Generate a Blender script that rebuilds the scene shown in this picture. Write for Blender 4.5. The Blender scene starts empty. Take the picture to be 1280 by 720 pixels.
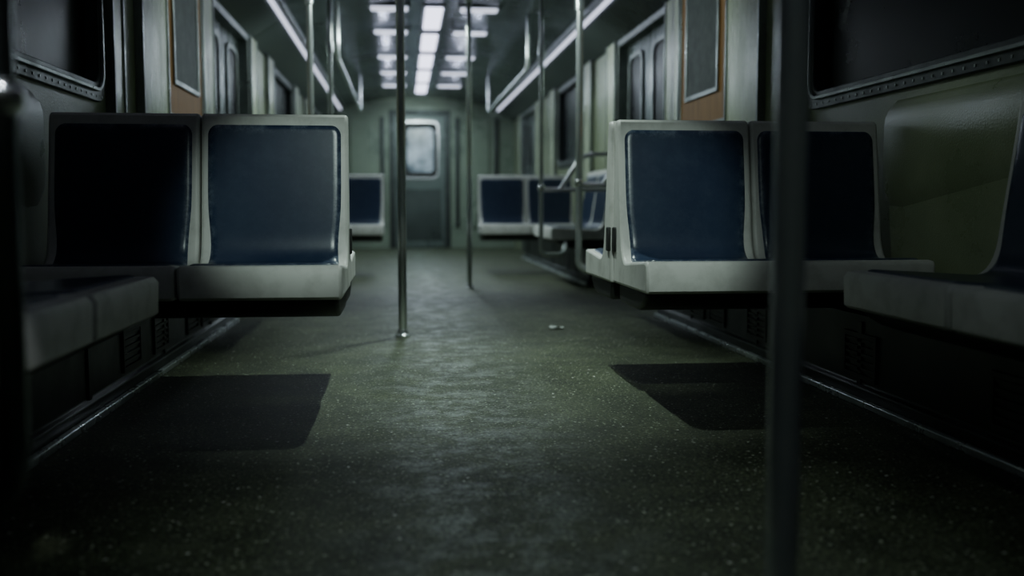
import bpy, bmesh, math, random
from mathutils import Vector, Matrix
random.seed(4)
C = bpy.context.scene.collection
PI = math.pi
CX = 0.255; WL = -1.09; WR = 1.60; HALF = 1.345
Y0 = -1.5; Y1 = 14.3

# ---------------------------------------------------------------- materials
def mat(name, c1, c2=None, rough=0.5, metal=0.0, nscale=6.0, bump=0.0, bscale=60.0, rvar=0.0, emit=None, estr=0.0, spec=0.5, stretch=None, lo=.35, hi=.7, evar=False, bstretch=None):
    m = bpy.data.materials.new(name); m.use_nodes = True
    nt = m.node_tree; n = nt.nodes; l = nt.links
    b = n['Principled BSDF']
    b.inputs['Base Color'].default_value = (*c1, 1); b.inputs['Roughness'].default_value = rough
    b.inputs['Metallic'].default_value = metal; b.inputs['Specular IOR Level'].default_value = spec
    tc = n.new('ShaderNodeTexCoord'); mp = n.new('ShaderNodeMapping'); l.new(tc.outputs['Object'], mp.inputs[0])
    if stretch: mp.inputs['Scale'].default_value = stretch
    if c2:
        t = n.new('ShaderNodeTexNoise'); t.inputs['Scale'].default_value = nscale; t.inputs['Detail'].default_value = 6
        t.inputs['Roughness'].default_value = .65
        l.new(mp.outputs[0], t.inputs['Vector'])
        r = n.new('ShaderNodeValToRGB'); r.color_ramp.elements[0].position = lo; r.color_ramp.elements[1].position = hi
        r.color_ramp.elements[0].color = (*c1, 1); r.color_ramp.elements[1].color = (*c2, 1)
        l.new(t.outputs['Fac'], r.inputs[0]); l.new(r.outputs[0], b.inputs['Base Color'])
        if rvar:
            mr = n.new('ShaderNodeMapRange'); mr.inputs[1].default_value = .3; mr.inputs[2].default_value = .7
            mr.inputs[3].default_value = max(.03, rough-rvar); mr.inputs[4].default_value = min(1, rough+rvar)
            l.new(t.outputs['Fac'], mr.inputs[0]); l.new(mr.outputs[0], b.inputs['Roughness'])
        if evar: l.new(r.outputs[0], b.inputs['Emission Color'])
    if bump:
        mp2 = n.new('ShaderNodeMapping'); l.new(tc.outputs['Object'], mp2.inputs[0])
        if bstretch: mp2.inputs['Scale'].default_value = bstretch
        elif stretch: mp2.inputs['Scale'].default_value = stretch
        t2 = n.new('ShaderNodeTexNoise'); t2.inputs['Scale'].default_value = bscale; t2.inputs['Detail'].default_value = 4
        l.new(mp2.outputs[0], t2.inputs['Vector'])
        bp = n.new('ShaderNodeBump'); bp.inputs['Strength'].default_value = bump; bp.inputs['Distance'].default_value = .01
        l.new(t2.outputs['Fac'], bp.inputs['Height']); l.new(bp.outputs[0], b.inputs['Normal'])
    if emit:
        if not evar: b.inputs['Emission Color'].default_value = (*emit, 1)
        b.inputs['Emission Strength'].default_value = estr
    return m

def pad_mat():
    # moulded blue plastic, paler and scuffed where the pad meets its rim (uses the mesh's own 'rim' attribute)
    m = mat('blue_seat_pad', (.014, .027, .062), (.024, .042, .080), rough=.30, nscale=3.5, lo=.4, hi=.75)
    nt = m.node_tree; n = nt.nodes; l = nt.links; b = n['Principled BSDF']
    src = b.inputs['Base Color'].links[0].from_socket
    at = n.new('ShaderNodeAttribute'); at.attribute_name = 'rim'
    tc = n.new('ShaderNodeTexCoord'); t = n.new('ShaderNodeTexNoise'); t.inputs['Scale'].default_value = 22; t.inputs['Detail'].default_value = 10; t.inputs['Roughness'].default_value = .85
    l.new(tc.outputs['Object'], t.inputs['Vector'])
    mr = n.new('ShaderNodeMapRange'); mr.inputs[1].default_value = .46; mr.inputs[2].default_value = .64; l.new(t.outputs['Fac'], mr.inputs[0])
    a = n.new('ShaderNodeMath'); a.operation = 'MULTIPLY'; l.new(at.outputs['Fac'], a.inputs[0]); l.new(mr.outputs[0], a.inputs[1])
    k = n.new('ShaderNodeMath'); k.operation = 'MULTIPLY_ADD'; k.inputs[1].default_value = .07; l.new(mr.outputs[0], k.inputs[0]); l.new(a.outputs[0], k.inputs[2])
    mx = n.new('ShaderNodeMix'); mx.data_type = 'RGBA'; l.new(k.outputs[0], mx.inputs[0]); l.new(src, mx.inputs[6]); mx.inputs[7].default_value = (.18, .22, .28, 1)
    l.new(mx.outputs[2], b.inputs['Base Color'])
    return m

def floor_mat():
    m = bpy.data.materials.new('speckled_floor'); m.use_nodes = True
    nt = m.node_tree; n = nt.nodes; l = nt.links; b = n['Principled BSDF']
    tc = n.new('ShaderNodeTexCoord')
    def noise(sc, det, ro=.6):
        t = n.new('ShaderNodeTexNoise'); t.inputs['Scale'].default_value = sc; t.inputs['Detail'].default_value = det; t.inputs['Roughness'].default_value = ro
        l.new(tc.outputs['Object'], t.inputs['Vector']); return t
    def mrange(src, a, b_, c, d):
        r = n.new('ShaderNodeMapRange'); r.inputs[1].default_value = a; r.inputs[2].default_value = b_; r.inputs[3].default_value = c; r.inputs[4].default_value = d
        l.new(src, r.inputs[0]); return r
    big = noise(5, 10, .75)
    r = n.new('ShaderNodeValToRGB'); r.color_ramp.elements[0].position = .40; r.color_ramp.elements[1].position = .62
    r.color_ramp.elements[0].color = (.034, .043, .021, 1); r.color_ramp.elements[1].color = (.084, .100, .053, 1)
    l.new(big.outputs['Fac'], r.inputs[0])
    cur = r.outputs[0]
    for sc, p0, p1, th, col in ((20, .05, .11, .30, (1, 1.0, .92, 1)), (46, .09, .20, .30, (.75, .82, .64, 1)), (110, .15, .33, .25, (.45, .50, .36, 1))):
        v = n.new('ShaderNodeTexVoronoi'); v.inputs['Scale'].default_value = sc; l.new(tc.outputs['Object'], v.inputs['Vector'])
        vr = mrange(v.outputs['Distance'], p0, p1, 1, 0)
        sx = n.new('ShaderNodeSeparateColor'); l.new(v.outputs['Color'], sx.inputs[0])
        gt = n.new('ShaderNodeMath'); gt.operation = 'GREATER_THAN'; gt.inputs[1].default_value = th; l.new(sx.outputs[0], gt.inputs[0])
        mu = n.new('ShaderNodeMath'); mu.operation = 'MULTIPLY'; l.new(gt.outputs[0], mu.inputs[0]); l.new(vr.outputs[0], mu.inputs[1])
        mu2 = n.new('ShaderNodeMath'); mu2.operation = 'MULTIPLY'; l.new(mu.outputs[0], mu2.inputs[0]); l.new(sx.outputs[1], mu2.inputs[1])
        mx = n.new('ShaderNodeMix'); mx.data_type = 'RGBA'
        l.new(mu2.outputs[0], mx.inputs[0]); l.new(cur, mx.inputs[6]); mx.inputs[7].default_value = col
        cur = mx.outputs[2]
    sp = n.new('ShaderNodeSeparateXYZ'); l.new(tc.outputs['Object'], sp.inputs[0])
    ad = n.new('ShaderNodeMath'); ad.operation = 'SUBTRACT'; ad.inputs[1].default_value = .17; l.new(sp.outputs[0], ad.inputs[0])
    ab = n.new('ShaderNodeMath'); ab.operation = 'ABSOLUTE'; l.new(ad.outputs[0], ab.inputs[0])
    path = mrange(ab.outputs[0], .03, .36, 1.0, .0)
    sc2 = noise(7.5, 12, .85); scr = mrange(sc2.outputs['Fac'], .47, .58, 0, 1)
    pm = n.new('ShaderNodeMath'); pm.operation = 'MULTIPLY'; l.new(path.outputs[0], pm.inputs[0]); l.new(scr.outputs[0], pm.inputs[1])
    pm2 = n.new('ShaderNodeMath'); pm2.operation = 'MULTIPLY'; pm2.inputs[1].default_value = .6; l.new(pm.outputs[0], pm2.inputs[0])
    mx = n.new('ShaderNodeMix'); mx.data_type = 'RGBA'; l.new(pm2.outputs[0], mx.inputs[0]); l.new(cur, mx.inputs[6]); mx.inputs[7].default_value = (.25, .29, .25, 1)
    g = noise(95, 5, .8); gr = mrange(g.outputs['Fac'], .42, .60, .25, 1.85)
    vm = n.new('ShaderNodeVectorMath'); vm.operation = 'SCALE'; l.new(mx.outputs[2], vm.inputs[0]); l.new(gr.outputs[0], vm.inputs['Scale'])
    l.new(vm.outputs[0], b.inputs['Base Color'])
    rr = mrange(pm.outputs[0], 0, 1, .56, .30); l.new(rr.outputs[0], b.inputs['Roughness'])
    bp = n.new('ShaderNodeBump'); bp.inputs['Strength'].default_value = .8; bp.inputs['Distance'].default_value = .003
    f2 = noise(140, 5, .7)
    l.new(f2.outputs['Fac'], bp.inputs['Height']); l.new(bp.outputs[0], b.inputs['Normal'])
    return m

M = {}
M['floor'] = floor_mat()
M['pad'] = pad_mat()
M['wall'] = mat('olive_wall_panel', (.20, .24, .14), (.30, .34, .215), rough=.34, nscale=2.5, bump=.15, bscale=180, rvar=.1)
M['wall_pale'] = mat('pale_green_pillar', (.55, .61, .42), (.34, .385, .26), rough=.28, nscale=3.5, bump=.1, bscale=150, rvar=.12, stretch=(2, 2, .5))
M['shell'] = mat('worn_grey_fibreglass', (.64, .64, .61), (.42, .42, .39), rough=.42, nscale=9, rvar=.1, lo=.48, hi=.78)
M['chrome'] = mat('brushed_chrome', (.97, 1.0, 1.0), (.78, .84, .87), rough=.22, metal=.7, nscale=14, rvar=.05)
M['polish'] = mat('polished_chrome', (1, 1, 1.0), (.9, .93, .95), rough=.2, metal=.6, nscale=14)
M['joint'] = mat('bright_chrome_joint', (1, 1, 1), (.95, .97, 1), rough=.22, metal=1, nscale=14)
M['shadedpole'] = mat('chrome_painted_shade', (.22, .25, .26), (.15, .17, .18), rough=.25, metal=1, nscale=14)  # chrome with the shade of the left foreground put into its colour
M['steel'] = mat('dull_steel', (.32, .35, .34), (.21, .23, .22), rough=.34, metal=.85, nscale=8, rvar=.1)
M['kick'] = mat('scuffed_bright_strip', (.80, .85, .85), (.5, .55, .55), rough=.3, metal=.7, nscale=8, rvar=.1)
M['darksteel'] = mat('dark_window_steel', (.08, .09, .088), (.05, .058, .056), rough=.4, metal=.8, nscale=8, rvar=.1)
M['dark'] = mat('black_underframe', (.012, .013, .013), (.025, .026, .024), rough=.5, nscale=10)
M['glass'] = mat('night_window_glass', (.004, .006, .007), (.008, .010, .011), rough=.3, nscale=4, rvar=.05, spec=.1)
M['door'] = mat('steel_door', (.20, .235, .225), (.12, .145, .14), rough=.28, metal=.6, nscale=5, rvar=.1, stretch=(2, 2, .4))
M['wood'] = mat('brown_wood_laminate', (.34, .165, .042), (.19, .085, .02), rough=.55, nscale=5, stretch=(8, 8, .6), bump=.05)
M['poster'] = mat('grey_poster', (.04, .048, .046), (.085, .098, .094), rough=.55, nscale=14, spec=.25)
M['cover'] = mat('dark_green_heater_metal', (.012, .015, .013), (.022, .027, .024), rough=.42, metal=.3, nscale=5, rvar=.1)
M['ceil'] = mat('dark_glossy_ceiling', (.27, .30, .35), (.13, .15, .18), rough=.22, metal=.75, nscale=3, rvar=.08, bump=.8, bscale=6, bstretch=(.4, 5, 1))
M['cove'] = mat('dark_cove_panel', (.06, .07, .075), (.11, .125, .13), rough=.22, nscale=3)
M['lamp'] = mat('lit_diffuser', (.8, .85, .85), rough=.5, emit=(.75, .77, 1.0), estr=3.4)
M['lamp_side'] = mat('lit_side_diffuser', (.8, .85, .85), rough=.5, emit=(.76, .80, 1.0), estr=1.3)
M['strip'] = mat('lit_strip_diffuser', (.7, .75, .8), rough=.5, emit=(.76, .80, 1.0), estr=1.4)
M['endpane'] = mat('lit_end_window', (.10, .14, .17), (.62, .74, .84), rough=.2, nscale=1.9, emit=(1, 1, 1), estr=.24, evar=True, lo=.42, hi=.62)
M['endwall'] = mat('end_wall_green', (.21, .265, .21), (.29, .35, .27), rough=.3, metal=.2, nscale=2, rvar=.08)
M['enddoor'] = mat('end_door_green', (.12, .15, .14), (.16, .20, .185), rough=.3, metal=.3, nscale=2, rvar=.08)
M['endlow'] = mat('end_door_lower_panel', (.06, .075, .07), (.09, .11, .105), rough=.3, metal=.4, nscale=2, rvar=.08)
M['paper'] = mat('paper_scrap', (.85, .9, .88), rough=.7)

# ---------------------------------------------------------------- geometry helpers
def box(bm, x0, x1, y0, y1, z0, z1):
    vs = [bm.verts.new((x, y, z)) for x in (x0, x1) for y in (y0, y1) for z in (z0, z1)]
    for f in ((0,1,3,2), (4,6,7,5), (0,4,5,1), (2,3,7,6), (0,2,6,4), (1,5,7,3)):
        bm.faces.new([vs[i] for i in f])
def prism_x(bm, poly, x0, x1):
    a = [bm.verts.new((x0, y, z)) for y, z in poly]; b = [bm.verts.new((x1, y, z)) for y, z in poly]
    bm.faces.new(a); bm.faces.new(b[::-1]); n = len(poly)
    for i in range(n): bm.faces.new((a[i], b[i], b[(i+1) % n], a[(i+1) % n]))
def prism_y(bm, poly, y0, y1):
    a = [bm.verts.new((x, y0, z)) for x, z in poly]; b = [bm.verts.new((x, y1, z)) for x, z in poly]
    bm.faces.new(a); bm.faces.new(b[::-1]); n = len(poly)
    for i in range(n): bm.faces.new((a[i], b[i], b[(i+1) % n], a[(i+1) % n]))
def rrect(y0, y1, z0, z1, r, k=6):
    pts = []
    for cy, cz, a0 in ((y1-r, z1-r, 0), (y0+r, z1-r, 90), (y0+r, z0+r, 180), (y1-r, z0+r, 270)):
        for i in range(k+1):
            a = math.radians(a0 + 90*i/k); pts.append((cy+r*math.cos(a), cz+r*math.sin(a)))
    return pts
def ring(bm, outer, inner, x0, x1, axis='x'):
    f = (lambda p, d: (d, p[0], p[1])) if axis == 'x' else (lambda p, d: (p[0], d, p[1]))
    O0 = [bm.verts.new(f(p, x0)) for p in outer]; O1 = [bm.verts.new(f(p, x1)) for p in outer]
    I0 = [bm.verts.new(f(p, x0)) for p in inner]; I1 = [bm.verts.new(f(p, x1)) for p in inner]
    n = len(outer)
    for i in range(n):
        j = (i+1) % n
        bm.faces.new((O0[i], O0[j], I0[j], I0[i])); bm.faces.new((O1[i], I1[i], I1[j], O1[j]))
        bm.faces.new((O0[i], O1[i], O1[j], O0[j])); bm.faces.new((I0[i], I0[j], I1[j], I1[i]))
def tube(bm, pts, r, n=16, cap=True):
    pts = [Vector(p) for p in pts]; rings = []; up = None
    for i, p in enumerate(pts):
        t = (pts[min(i+1, len(pts)-1)] - pts[max(i-1, 0)]).normalized()
        if up is None: up = Vector((1, 0, 0)) if abs(t.x) < .9 else Vector((0, 1, 0))
        u = (up - t*up.dot(t)).normalized(); v = t.cross(u); up = u
        rings.append([bm.verts.new(p + r*(math.cos(2*PI*k/n)*u + math.sin(2*PI*k/n)*v)) for k in range(n)])
    for a, b in zip(rings, rings[1:]):
        for k in range(n): bm.faces.new((a[k], a[(k+1) % n], b[(k+1) % n], b[k]))
    if cap: bm.faces.new(rings[0][::-1]); bm.faces.new(rings[-1])
def bend(pts, rad=.06, k=6):
    P = [Vector(p) for p in pts]; out = [P[0]]
    for i in range(1, len(P)-1):
        a = (P[i-1]-P[i]); b = (P[i+1]-P[i]); r = min(rad, a.length*.48, b.length*.48)
        A = P[i]+a.normalized()*r; B = P[i]+b.normalized()*r
        for j in range(k+1):
            t = j/k; out.append((1-t)**2*A + 2*t*(1-t)*P[i] + t*t*B)
    out.append(P[-1]); return out
def lathe(bm, prof, cx, cy, n=20):
    rs = [[bm.verts.new((cx+r*math.cos(2*PI*k/n), cy+r*math.sin(2*PI*k/n), z)) for k in range(n)] for r, z in prof]
    for a, b in zip(rs, rs[1:]):
        for k in range(n): bm.faces.new((a[k], a[(k+1) % n], b[(k+1) % n], b[k]))
    bm.faces.new(rs[0][::-1]); bm.faces.new(rs[-1])
def obj(name, bm, m, parent=None, bevel=0, seg=2, smooth=False, ang=40, loc=None):
    bmesh.ops.recalc_face_normals(bm, faces=bm.faces[:])
    me = bpy.data.meshes.new(name); bm.to_mesh(me); bm.free()
    o = bpy.data.objects.new(name, me); C.objects.link(o); me.materials.append(M[m])
    if parent: o.parent = parent
    if loc: o.location = loc
    if smooth or bevel:
        for p in me.polygons: p.use_smooth = True
        try: me.set_sharp_from_angle(angle=math.radians(ang))
        except Exception: pass
    if bevel:
        b = o.modifiers.new('bevel', 'BEVEL'); b.width = bevel; b.segments = seg; b.limit_method = 'ANGLE'
        b.angle_limit = math.radians(50); b.harden_normals = False
    return o
def NB(): return bmesh.new()
def thing(name, label, cat, loc=(0, 0, 0), rz=0, group=None):
    o = bpy.data.objects.new(name, None); C.objects.link(o); o.empty_display_size = .1
    o.location = loc; o.rotation_euler = (0, 0, rz); o['label'] = label; o['category'] = cat
    if group: o['group'] = group
    return o
def tag(o, label, cat, group=None):
    o['label'] = label; o['category'] = cat
    if group: o['group'] = group
    return o
def struct(o, label, cat=None):
    o['kind'] = 'structure'; o['label'] = label; o['category'] = cat or 'room part'; return o
def copy_tree(o, parent=None):
    c = o.copy(); C.objects.link(c); c.parent = parent
    for ch in list(o.children): copy_tree(ch, c)
    return c

# ---------------------------------------------------------------- setting
bm = NB(); box(bm, WL-.1, WR+.1, Y0, Y1+.1, -.06, 0)
struct(obj('floor', bm, 'floor'), 'dark green speckled floor of the train aisle', 'floor')

prof = [(-1.345, 1.80), (-1.06, 1.985), (-.72, 2.08), (-.30, 2.12), (.30, 2.12), (.72, 2.08), (1.06, 1.985), (1.345, 1.80), (1.45, 1.80), (1.45, 2.2), (-1.45, 2.2), (-1.45, 1.80)]
bm = NB(); prism_y(bm, [(CX+x, z) for x, z in prof], Y0, Y1+.1)
struct(obj('ceiling', bm, 'ceil', smooth=True, ang=25), 'dark glossy metal ceiling of the train car', 'ceiling')

WIN = [(.35, 2.0), (2.2, 3.78), (8.75, 10.1)]; WZ = (1.03, 1.74)
DOORS = [(5.95, 7.30), (11.83, 13.18)]; DZ = 1.80
def wall(name, x0, x1, label):
    bm = NB(); y = Y0
    cuts = sorted([(a, b, 'w') for a, b in WIN] + [(a, b, 'd') for a, b in DOORS])
    for a, b, k in cuts:
        box(bm, x0, x1, y, a, 0, 1.82)
        if k == 'w': box(bm, x0, x1, a, b, 0, WZ[0]); box(bm, x0, x1, a, b, WZ[1], 1.82)
        else: box(bm, x0, x1, a, b, DZ, 1.82)
        y = b
    box(bm, x0, x1, y, Y1+.1, 0, 1.82)
    struct(obj(name, bm, 'wall'), label, 'wall')
wall('wall_left', WL-.1, WL, 'olive green panelled side wall on the left')
wall('wall_right', WR, WR+.1, 'olive green panelled side wall on the right')
bm = NB(); box(bm, WL-.1, WR+.1, Y0-.1, Y0, 0, 2.2); struct(obj('wall_back', bm, 'wall'), 'wall at the near end of the car', 'wall')

wn = 0; dn = 0; tn = 0
for side, xw, s in (('left', WL, 1), ('right', WR, -1)):
    for a, b in WIN:
        wn += 1
        g = NB(); g_ = rrect(a-.005, b+.005, WZ[0]-.005, WZ[1]+.005, .03)
        prism_x(g, g_, xw-s*.035, xw-s*.045)
        w = struct(obj('window_%d' % wn, g, 'glass'), 'dark night window in the %s wall' % side, 'window')
        f = NB(); ring(f, rrect(a-.06, b+.06, WZ[0]-.055, WZ[1]+.045, .09, 8), rrect(a+.012, b-.012, WZ[0]+.012, WZ[1]-.012, .06, 8), xw-s*.04, xw+s*.014)
        obj('window_frame', f, 'darksteel', w, bevel=.004)
        f = NB(); ring(f, rrect(a-.02, b+.02, WZ[0]-.02, WZ[1]+.02, .08, 8), rrect(a-.006, b+.006, WZ[0]-.006, WZ[1]+.006, .07, 8), xw+s*.012, xw+s*.024)
        obj('bead', f, 'steel', w, bevel=.003)
        f = NB(); k = int((b-a)/.055)
        for i in range(k+1):
            y = a + (b-a)*i/k
            box(f, min(xw+s*.013, xw+s*.016), max(xw+s*.013, xw+s*.016), y-.004, y+.004, WZ[0]-.041, WZ[0]-.033)
        obj('bolts', f, 'steel', w)
    for a, b in DOORS:
        mid = (a+b)/2
        for (p, q) in ((a, mid-.004), (mid+.004, b)):
            dn += 1
            d = NB(); x0, x1 = sorted((xw-s*.05, xw-s*.09)); box(d, x0, x1, p, q, .01, DZ)
            d = struct(obj('door_%d' % dn, d, 'door', bevel=.006), 'dark steel sliding door leaf in the %s wall' % side, 'door')
            f = NB(); ring(f, rrect(p+.13, q-.13, 1.08, 1.68, .09), rrect(p+.165, q-.165, 1.115, 1.645, .07), xw-s*.052, xw-s*.034)
            obj('pane_frame', f, 'steel', d, bevel=.003)
            f = NB(); prism_x(f, rrect(p+.16, q-.16, 1.11, 1.65, .07), xw-s*.052, xw-s*.046)
            obj('pane', f, 'glass', d)
            f = NB(); prism_x(f, rrect(p+.10, q-.10, .12, .93, .03), xw-s*.052, xw-s*.044)
            obj('kick_panel', f, 'door', d, bevel=.003)
        tn += 1; f = NB()
        x0, x1 = sorted((xw-s*.1, xw+s*.018))
        pl = [(a-.03, 0), (a-.03, 1.82), (b+.03, 1.82), (b+.03, 0), (b-.02, 0), (b-.02, 1.76), (a+.02, 1.76), (a+.02, 0)]
        prism_x(f, pl, x0, x1)
        struct(obj('trim_%d' % tn, f, 'steel', bevel=.004), 'steel door surround in the %s wall' % side, 'trim')
    for a, b in ((3.90, 4.02), (4.33, 4.76), (5.62, 5.90), (7.35, 7.62), (8.3, 8.6), (10.3, 10.62), (11.45, 11.78), (13.22, 13.5)):
        tn += 1; f = NB(); x0, x1 = sorted((xw, xw+s*.03)); box(f, x0, x1, a, b, .30, 1.81)
        struct(obj('trim_%d' % tn, f, 'wall_pale', bevel=.008), 'pale green pillar panel on the %s wall' % side, 'trim')
        for q in (a-.018, b):
            tn += 1; f = NB(); x0, x1 = sorted((xw, xw+s*.036)); box(f, x0, x1, q, q+.018, .30, 1.81)
            struct(obj('trim_%d' % tn, f, 'steel', bevel=.002), 'narrow steel strip beside a pillar on the %s wall' % side, 'trim')
    # moulded panel: raised slab whose lower edge tapers softly back into the wall
    tn += 1; f = NB()
    outer = [(3.18, .63), (3.18, .87), (3.172, .905), (3.15, .93), (3.11, .945), (1.45, .95), (1.39, .93), (1.39, .76), (2.35, .70), (3.06, .60), (3.14, .605)]
    inner = [(3.155, .665), (3.155, .865), (3.148, .89), (3.13, .91), (3.10, .92), (1.47, .925), (1.42, .91), (1.42, .83), (2.35, .78), (3.06, .665), (3.13, .65)]
    A_ = [f.verts.new((xw, y, z)) for y, z in outer]; B_ = [f.verts.new((xw+s*.022, y, z)) for y, z in inner]
    f.faces.new(B_); f.faces.new(A_[::-1])
    for i in range(len(A_)): f.faces.new((A_[i], A_[(i+1) % len(A_)], B_[(i+1) % len(A_)], B_[i]))
    struct(obj('trim_%d' % tn, f, 'wall', smooth=True, ang=80), 'moulded olive panel under the %s window' % side, 'trim')
    tn += 1; f = NB()
    sx = -s
    pl = [(CX+sx*1.34, 1.795), (CX+sx*1.13, 1.93), (CX+sx*1.14, 1.945), (CX+sx*1.34, 1.815)]
    prism_y(f, pl, Y0, Y1)
    struct(obj('trim_%d' % tn, f, 'cove'), 'sloping dark card band above the %s wall' % side, 'trim')
    t = thing('strip_light', 'long thin glowing light strip along the %s edge of the ceiling' % side, 'light', (CX+sx*1.10, 0, 1.94), 0, 'long cornice light strips')
    f = NB(); box(f, -.045, .045, Y0+.1, Y1-.1, .012, .045); obj('housing', f, 'steel', t, bevel=.004)
    f = NB(); tube(f, [(0, Y0+.15, .004), (0, Y1-.15, .004)], .016, 10); obj('diffuser', f, 'strip', t, smooth=True)
    for q in (-.062, .05):
        f = NB(); box(f, q, q+.012, Y0+.1, Y1-.1, -.012, .04); obj('edge_rail', f, 'steel', t)

for side, xw, s in (('left', WL, 1), ('right', WR, -1)):
    t = thing('poster_panel', 'brown wood framed grey poster beside the %s doors' % side, 'poster', (xw, 5.18, 1.03), 0, 'wood framed posters')
    f = NB(); x0, x1 = sorted((0, s*.022)); box(f, x0, x1, -.40, .40, 0, .76); obj('board', f, 'wood', t, bevel=.004)
    f = NB(); x0, x1 = sorted((s*.022, s*.028)); box(f, x0, x1, -.27, .28, .16, .73); obj('poster', f, 'poster', t)
    f = NB()
    ring(f, [(-.285, .145), (.295, .145), (.295, .745), (-.285, .745)], [(-.26, .17), (.27, .17), (.27, .725), (-.26, .725)], s*.022, s*.034)
    obj('poster_frame', f, 'steel', t, bevel=.003)
    f = NB(); ring(f, [(-.415, -.015), (.415, -.015), (.415, .765), (-.415, .765)], [(-.395, .006), (.395, .006), (.395, .75), (-.395, .75)], 0, s*.03)
    obj('border', f, 'steel', t, bevel=.003)

ye = Y1
f = NB(); prism_y(f, [(WL, 0), (CX-.36, 0), (CX-.36, 1.90), (CX+.36, 1.90), (CX+.36, 0), (WR, 0), (WR, 2.15), (WL, 2.15)], ye, ye+.1)
struct(obj('wall_end', f, 'endwall'), 'green end wall of the car around the end door', 'wall')
dn += 1
f = NB(); box(f, CX-.355, CX+.355, ye+.03, ye+.07, .01, 1.895)
d = struct(obj('door_%d' % dn, f, 'enddoor', bevel=.006), 'end door with a bright window at the far end of the aisle', 'door')
f = NB(); ring(f, rrect(CX-.26, CX+.27, .98, 1.80, .09), rrect(CX-.235, CX+.245, 1.005, 1.775, .08), ye-.0, ye+.035, 'y'); obj('window_frame', f, 'polish', d, bevel=.005)
f = NB(); ring(f, rrect(CX-.237, CX+.247, 1.003, 1.777, .08), rrect(CX-.18, CX+.19, 1.08, 1.70, .06), ye+.012, ye+.034, 'y'); obj('window_gasket', f, 'dark', d, bevel=.004)
f = NB(); pts = rrect(CX-.19, CX+.20, 1.07, 1.71, .06)
a = [f.verts.new((p[0], ye+.022, p[1])) for p in pts]; b = [f.verts.new((p[0], ye+.034, p[1])) for p in pts]
f.faces.new(a); f.faces.new(b[::-1]); obj('pane', f, 'endpane', d)
f = NB(); box(f, CX-.30, CX+.30, ye+.018, ye+.032, .12, .84); obj('lower_panel', f, 'endlow', d, bevel=.005)
f = NB(); tube(f, bend([(CX-.31, ye+.03, .88), (CX-.31, ye-.02, .88), (CX-.31, ye-.02, 1.02), (CX-.31, ye+.03, 1.02)], .02), .008, 8); obj('handle', f, 'chrome', d, smooth=True)
tn += 1; f = NB()
prism_y(f, [(CX-.43, 0), (CX-.35, 0), (CX-.35, 1.88), (CX+.35, 1.88), (CX+.35, 0), (CX+.43, 0), (CX+.43, 1.95), (CX-.43, 1.95)], ye-.04, ye+.09)
struct(obj('trim_%d' % tn, f, 'darksteel', bevel=.006), 'steel surround of the end door', 'trim')
for sx in (-1, 1):
    for q0, q1 in ((.50, .56), (.66, .98), (1.06, 1.12)):
        tn += 1; f = NB(); x0, x1 = sorted((CX+sx*q0, CX+sx*q1)); box(f, x0, x1, ye-.04, ye, .3, 1.85)
        struct(obj('trim_%d' % tn, f, 'endwall' if q1-q0 > .1 else 'darksteel', bevel=.01), 'raised panel on the end wall %s of the door' % ('left' if sx < 0 else 'right'), 'trim')

# ---------------------------------------------------------------- heater covers under the seats
def cover(side, ya, yb, label, vents):
    xw, s = (WL, 1) if side == 'left' else (WR, -1)
    t = thing('heater_cover', label, 'heater cover', (xw+s*.002, ya, 0), 0, 'heater covers along the walls')
    L = yb-ya; f = NB()
    pl = [(0, 0), (s*.215, 0), (s*.215, .05), (s*.20, .06), (s*.20, .27), (s*.18, .29), (0, .29)]
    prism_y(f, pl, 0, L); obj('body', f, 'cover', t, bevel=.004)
    f = NB(); x0, x1 = sorted((s*.216, s*.236)); box(f, x0, x1, 0, L, 0.0, .022); obj('kick_strip', f, 'kick', t, bevel=.004)
    n = int(L/.9)
    for i in range(1, n+1):
        f = NB(); x0, x1 = sorted((s*.200, s*.206)); box(f, x0, x1, i*.9-.012, i*.9+.012, .055, .25); obj('seam_strip', f, 'cover', t)
    for vy in vents:
        f = NB(); y = vy-ya
        ring(f, [(y-.11, .075), (y+.11, .075), (y+.11, .215), (y-.11, .215)], [(y-.095, .09), (y+.095, .09), (y+.095, .2), (y-.095, .2)], s*.199, s*.208)
        for i in range(5):
            z = .1+i*.022; x0, x1 = sorted((s*.2, s*.206)); box(f, x0, x1, y-.095, y+.095, z, z+.01)
        obj('vent', f, 'dark', t)
cover('left', .2, 5.30, 'long dark heater cover under the near left seats', [3.35, 3.75, 4.3, 4.6])
cover('right', .2, 5.30, 'long dark heater cover under the near right seats', [2.1, 2.9, 3.5, 3.8, 4.3, 4.6])
cover('left', 7.4, 11.4, 'distant dark heater cover beyond the left doors', [])
cover('right', 7.4, 11.4, 'distant dark heater cover beyond the right doors', [8.0, 8.4])

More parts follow.
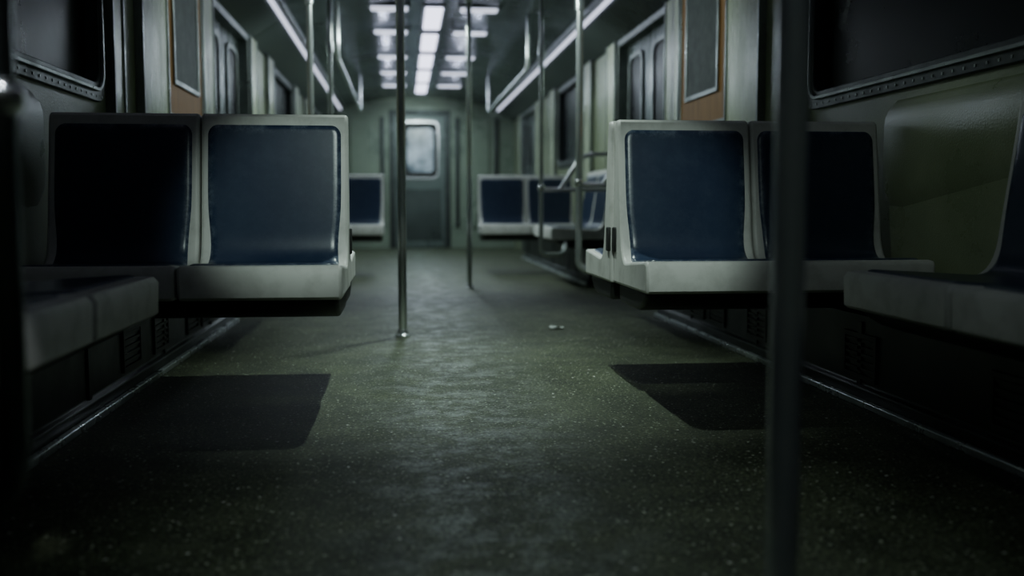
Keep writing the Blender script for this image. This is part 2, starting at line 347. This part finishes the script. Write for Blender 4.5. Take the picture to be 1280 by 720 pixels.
# ---------------------------------------------------------------- seats
TOP = .868
def inner_profile(dep, rec):
    A = Vector((.03, .445)); B = Vector((dep, .424)); D = Vector((dep+rec, TOP-.014))
    pts = [A, A.lerp(B, .35), A.lerp(B, .68)]
    P = A.lerp(B, .80); Q = B.lerp(D, .22)
    for i in range(9):
        t = i/8; pts.append((1-t)**2*P + 2*t*(1-t)*B + t*t*Q)
    pts += [B.lerp(D, .5), B.lerp(D, .8), D]
    return pts
def shell_mesh(w, IP):
    bm = NB(); D = IP[-1].x
    poly = [(0.008, .352), (-.002, .36), (-.004, .43), (.006, .443)] + [(p.x, p.y) for p in IP] + [(D+.005, TOP+.004), (D+.017, TOP+.012), (D+.037, TOP+.012), (D+.05, TOP), (D+.054, TOP-.02), (D+.052, .50), (D+.052, .352)]
    prism_x(bm, poly, -w/2, w/2)
    return bm
def pad_mesh(w, IP, border=.017):
    L = [0]
    for a, b in zip(IP, IP[1:]): L.append(L[-1]+(b-a).length)
    T = L[-1]
    def at(s):
        s = max(0, min(T, s))
        for i in range(len(L)-1):
            if s <= L[i+1]+1e-9:
                t = (s-L[i])/(L[i+1]-L[i]); return IP[i].lerp(IP[i+1], t)
        return IP[-1]
    s0, s1 = .008, T-.006; r = .034
    ss = [s0+r*(1-math.cos(i/8*PI/2)) for i in range(9)]
    ss += [s0+r+(s1-s0-2*r)*i/40 for i in range(1, 41)]
    ss += [s1-r+r*math.sin(i/8*PI/2) for i in range(1, 9)]
    bm = NB(); rows = []; NU = 24; rim = bm.verts.layers.float.new('rim')
    for s in ss:
        d = min(s-s0, s1-s); hw = w/2-border
        f = (s-s0)/(s1-s0)
        hw -= .010*math.exp(-((f-.46)/.13)**2)
        if d < r: hw -= r-math.sqrt(max(0, r*r-(r-d)**2))
        p = at(s); q = at(s+.012)-at(s-.012); q.normalize(); nrm = Vector((-q.y, q.x))
        row = []
        for k in range(NU+1):
            u = -1+2*k/NU; u = math.copysign(1-(1-abs(u))**1.4, u)
            e = hw*(1-abs(u)); dd = min(e, max(d, 0))
            h = -.003+.009*min(1, math.sqrt(min(1, dd/.014)))
            v = bm.verts.new((hw*u, p.x+nrm.x*h, p.y+nrm.y*h)); v[rim] = max(0, 1-dd/.03)*.85; row.append(v)
        rows.append(row)
    for a, b in zip(rows, rows[1:]):
        for k in range(NU): bm.faces.new((a[k], a[k+1], b[k+1], b[k]))
    return bm
def make_double(name, w, dep, rec, gap, label, cat, group):
    IP = inner_profile(dep, rec)
    t = thing(name, label, cat, (0, 0, 0), 0, group)
    for sx in (-1, 1):
        sh = obj('seat_shell', shell_mesh(w-gap, IP), 'shell', t, bevel=.009, seg=3, loc=(sx*w/2, 0, 0))
        obj('seat_pad', pad_mesh(w-gap, IP), 'pad', sh, smooth=True, ang=60)
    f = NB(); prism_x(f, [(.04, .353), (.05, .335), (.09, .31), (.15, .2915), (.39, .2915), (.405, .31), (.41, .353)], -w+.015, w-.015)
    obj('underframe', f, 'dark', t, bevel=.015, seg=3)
    for sx in (-1, 1):
        f = NB(); x0, x1 = sorted((sx*(w-.006), sx*(w+.004))); box(f, x0, x1, dep+rec+.012, dep+rec+.051, .455, .535)
        obj('bracket', f, 'dark', t, bevel=.004)
    return t
GP = 'double seats set across the car'; GB = 'double bench seats along the walls'
pair = make_double('double_seat', .438, .325, .063, .006, 'near left double seat with blue pads facing the camera across the aisle', 'seat', GP)
pair.location = (-.598, 2.70, 0)
def put(src, x, y, rz, label):
    c = copy_tree(src); c.location = (x, y, 0); c.rotation_euler = (0, 0, rz); c['label'] = label; return c
put(pair, 1.123, 2.77, 0, 'near right double seat with blue pads facing the camera')
put(pair, 1.112, 3.655, PI, 'right double seat turned away, back to back with the near right seat')
put(pair, -.603, 3.585, PI, 'left double seat turned away, back to back with the near left seat')
put(pair, -.598, 8.56, 0, 'distant left double seat with blue pads past the doors')
put(pair, 1.123, 8.70, 0, 'distant right double seat with blue pads behind the bench')
bench = make_double('bench_seat', .49, .385, .06, .012, 'left foreground bench seat along the wall with cut off blurred edge', 'seat', GB)
bench.location = (-.56, 1.87, 0); bench.rotation_euler = (0, 0, PI/2)
put(bench, 1.09, 1.88, -PI/2, 'right foreground bench seat along the wall at the photo edge')
put(bench, -.56, 4.80, PI/2, 'left bench seat along the wall hidden behind the near left double seat')
put(bench, 1.09, 4.80, -PI/2, 'right bench seat along the wall hidden behind the near right seats')
put(bench, 1.09, 7.75, -PI/2, 'distant right bench seat along the wall just past the doors')
put(bench, -.56, 7.75, PI/2, 'distant left bench seat along the wall just past the doors')

# ---------------------------------------------------------------- poles
GPOLE = 'chrome grab poles'
def floor_pole(x, y, label, r=.0185):
    t = thing('grab_pole', label, 'pole', (x, y, 0), 0, GPOLE)
    f = NB(); tube(f, [(0, 0, .0), (0, 0, 2.11)], r, 24); obj('pole', f, 'chrome', t, smooth=True)
    f = NB(); lathe(f, [(r+.018, 0), (r+.018, .006), (r+.008, .014), (r+.005, .03), (r+.001, .032)], 0, 0); obj('floor_flange', f, 'chrome', t, smooth=True)
    f = NB(); lathe(f, [(r+.001, 2.06), (r+.006, 2.065), (r+.01, 2.085), (r+.02, 2.092)], 0, 0); obj('ceiling_flange', f, 'chrome', t, smooth=True)
floor_pole(-.003, 4.63, 'shiny chrome pole standing in the aisle beside the near left seat', .02)
floor_pole(.487, 7.30, 'distant chrome pole standing in the aisle between the doors')
floor_pole(.482, 1.205, 'blurred dark pole in the right foreground crossing the whole photo', .0205)
def seat_pole(x, y, yb, label, s, r=.0165, pm='chrome'):
    t = thing('grab_pole', label, 'pole', (x, y, 0), 0, GPOLE)
    f = NB(); tube(f, bend([(0, 0, 2.08), (0, 0, .25), (s*.17, yb*.06, .25), (s*.20, yb*.145, .325)], .06), r, 20)
    obj('pole', f, pm, t, smooth=True)
    f = NB(); lathe(f, [(r, 1.66), (r+.008, 1.665), (r+.008, 1.735), (r, 1.74)], 0, 0); obj('collar', f, pm, t, smooth=True)
    wx = s*(HALF-.745+.0)
    rm = 'polish' if pm == 'chrome' else pm
    f = NB(); tube(f, bend([(0, 0, .72), (wx*.98, 0, .72)], .04), .016, 14)
    obj('lower_arm_rail', f, rm, t, smooth=True)
    f = NB(); tube(f, bend([(s*.14, 0, .72), (s*.30, 0, .97), (wx*.98, 0, .98)], .08), .016, 14)
    obj('upper_arm_rail', f, rm, t, smooth=True)
    f = NB(); bmesh.ops.create_uvsphere(f, u_segments=24, v_segments=16, radius=.027, matrix=Matrix.Translation((0, 0, .73))); obj('ball_joint', f, 'joint', t, smooth=True, ang=180)
xl, xr = CX-.745, CX+.735
seat_pole(xr-.02, 5.45, -1, 'chrome pole with curved foot at the door end of the right bench', 1, .019)
seat_pole(xl+.01, 5.45, -1, 'chrome pole behind the near left seat at the near side of the doors', -1)
seat_pole(xr+.0, 7.10, 1, 'chrome pole with arm rails at the distant right bench', 1)
seat_pole(xl, 7.10, 1, 'chrome pole with arm rails at the distant left bench', -1)
seat_pole(-.458, 1.215, 1, 'dark blurred pole at the left edge of the photo with a bright joint', -1, pm='shadedpole')
for nm, x, ya, yb in (('right', xr, 7.87, 11.5), ('left', xl+.03, 7.45, 11.5)):
    f = NB(); tube(f, bend([(x, ya, 2.07), (x, ya, 1.68), (x, yb, 1.68), (x, yb, 2.07)], .09), .016, 14)
    tag(obj('overhead_rail', f, 'chrome', smooth=True), 'hanging overhead hand rail on the %s side beyond the doors' % nm, 'hand rail', 'overhead hand rails')

# ---------------------------------------------------------------- ceiling lights
def lamp(x, y, w, l, m, label, grp, z=2.12):
    t = thing('ceiling_light', label, 'light', (x, y, z), 0, grp)
    f = NB(); box(f, -w/2-.02, w/2+.02, -l/2-.02, l/2+.02, -.02, .0); obj('housing', f, 'steel', t, bevel=.004)
    f = NB(); box(f, -w/2, w/2, -l/2, l/2, -.04, -.018); obj('diffuser', f, m, t, bevel=.008)
ordn = ['nearest', 'second', 'third', 'fourth', 'fifth']
for i in range(5):
    lamp(CX, 8.13+1.2*i, .135, .86, 'lamp', '%s long bright panel in the middle row of ceiling lights' % ordn[i], 'middle ceiling lights')
for i, y in enumerate((7.72, 8.75, 10.2, 11.4, 12.6)):
    for sx, nm in ((-1, 'left'), (1, 'right')):
        lamp(CX+sx*.34, y, .28, .10, 'lamp_side', '%s small bright panel %s of the middle ceiling row' % (ordn[i], nm), 'side ceiling lights', 2.115)

f = NB(); g = [[f.verts.new((.014*i-.04+random.uniform(-.003, .003), .014*j-.02+random.uniform(-.003, .003), .002+random.uniform(0, .016))) for j in range(4)] for i in range(6)]
for i in range(5):
    for j in range(3): f.faces.new((g[i][j], g[i+1][j], g[i+1][j+1], g[i][j+1]))
tag(obj('paper_scrap', f, 'paper', loc=(.755, 4.82, 0)), 'tiny white crumpled paper scrap lying on the aisle floor', 'litter')

# ---------------------------------------------------------------- lights
GREEN = (.80, 1.0, .91)
def spot(p, e, size, blend, rad=.05, col=GREEN, aim=None):
    d = bpy.data.lights.new('spot', 'SPOT'); d.energy = e; d.spot_size = math.radians(size); d.spot_blend = blend; d.shadow_soft_size = rad; d.color = col
    o = bpy.data.objects.new('key_and_fill_spot', d); C.objects.link(o); o.location = p  # shared by the inferred ceiling lamps and the unseen fill spots added below
    v = Vector(aim)-Vector(p) if aim else Vector((0, 0, -1))
    o.rotation_euler = v.to_track_quat('-Z', 'Y').to_euler()
def area(x, y, z, e, sx, sy, rot=(0, 0, 0), col=(.8, .93, 1)):
    d = bpy.data.lights.new('area', 'AREA'); d.shape = 'RECTANGLE'; d.size = sx; d.size_y = sy; d.energy = e; d.color = col
    o = bpy.data.objects.new('ceiling_area', d); C.objects.link(o); o.location = (x, y, z); o.rotation_euler = [math.radians(a) for a in rot]
def point(x, y, z, e, rad, col):
    d = bpy.data.lights.new('point', 'POINT'); d.energy = e; d.shadow_soft_size = rad; d.color = col
    o = bpy.data.objects.new('added_glint_point', d); C.objects.link(o); o.location = (x, y, z)  # added light source, not a ceiling fixture
spot((CX, 3.5, 2.05), 130, 69, .95, .015)
spot((CX, 1.75, 2.05), 24, 54, 1.0, .05, aim=(CX, 1.75, 0))  # unseen spot added to lighten the foreground floor
for sx in (-1, 1):
    spot((CX, .6, 1.9), 120, 18, .75, .04, aim=(CX+sx*.50, 2.9, .62))  # added unseen spots that brighten the inner pads and seat lips
    spot((CX, 5.1, 1.9), 30, 76, .9, .05, aim=(CX+sx*1.34, 5.3, 1.25))  # added wall wash before the doors, no fixture of the car
    spot((CX, 7.4, 1.9), 40, 90, .9, .03, aim=(CX+sx*1.34, 7.6, 1.2))  # second added wall wash, further along past the doors
spot((CX, .9, 1.9), 6, 50, .9, .05, aim=(CX+.9, 2.4, .42))  # weak added fill for the seat lips on the right
spot((CX-.1, 2.5, 1.95), 13, 34, 1.0, .2, aim=(CX+1.34, 2.75, .80))  # soft unseen spot added to lift the moulded panel on the right wall
spot((CX, 5.0, 2.05), 66, 72, .8, .02)
spot((CX, 8.0, 2.05), 60, 90, .8, .04, col=(.80, .97, .95))
spot((CX, .1, 1.95), 4, 150, .8, .05, col=(.72, .88, 1))  # weak wide fill added for sheen on the foreground poles
spot((-.1, .25, 1.95), 110, 2.6, .5, .05, col=(.9, .96, 1), aim=(-.458, 1.215, .745))  # narrow added beam that makes the glint on the left ball joint
spot((CX, 11.5, 1.9), 24, 60, .9, .1, col=(.78, 1, .93), aim=(CX, 14.3, 1.1))  # extra spot added to brighten the end wall and its door
area(CX, 9.9, 2.03, 26, .4, 3, col=(.76, .93, .97))
area(CX, 12.8, 2.03, 18, .4, 1.5, col=(.72, .92, .98))
for y in (8.75, 10.2, 11.4, 12.6):
    for sx in (-1, 1): point(CX+sx*.38, y-.2, 1.93, 1.0, .03, (.72, .78, 1))  # unseen points added to draw glints and streaks on the glossy ceiling

w = bpy.data.worlds.new('night'); bpy.context.scene.world = w; w.use_nodes = True
w.node_tree.nodes['Background'].inputs[0].default_value = (.05, .08, .09, 1); w.node_tree.nodes['Background'].inputs[1].default_value = .1

# ---------------------------------------------------------------- camera
cd = bpy.data.cameras.new('camera'); cam = bpy.data.objects.new('camera', cd); C.objects.link(cam)
cd.lens = 35; cd.sensor_width = 36; cam.location = (0, 0, .605)
cam.rotation_euler = (math.radians(90-4.733), 0, math.radians(-6.264))
cd.clip_start = .02
cd.dof.use_dof = True; cd.dof.focus_distance = 3.0; cd.dof.aperture_fstop = 1.6
bpy.context.scene.camera = cam
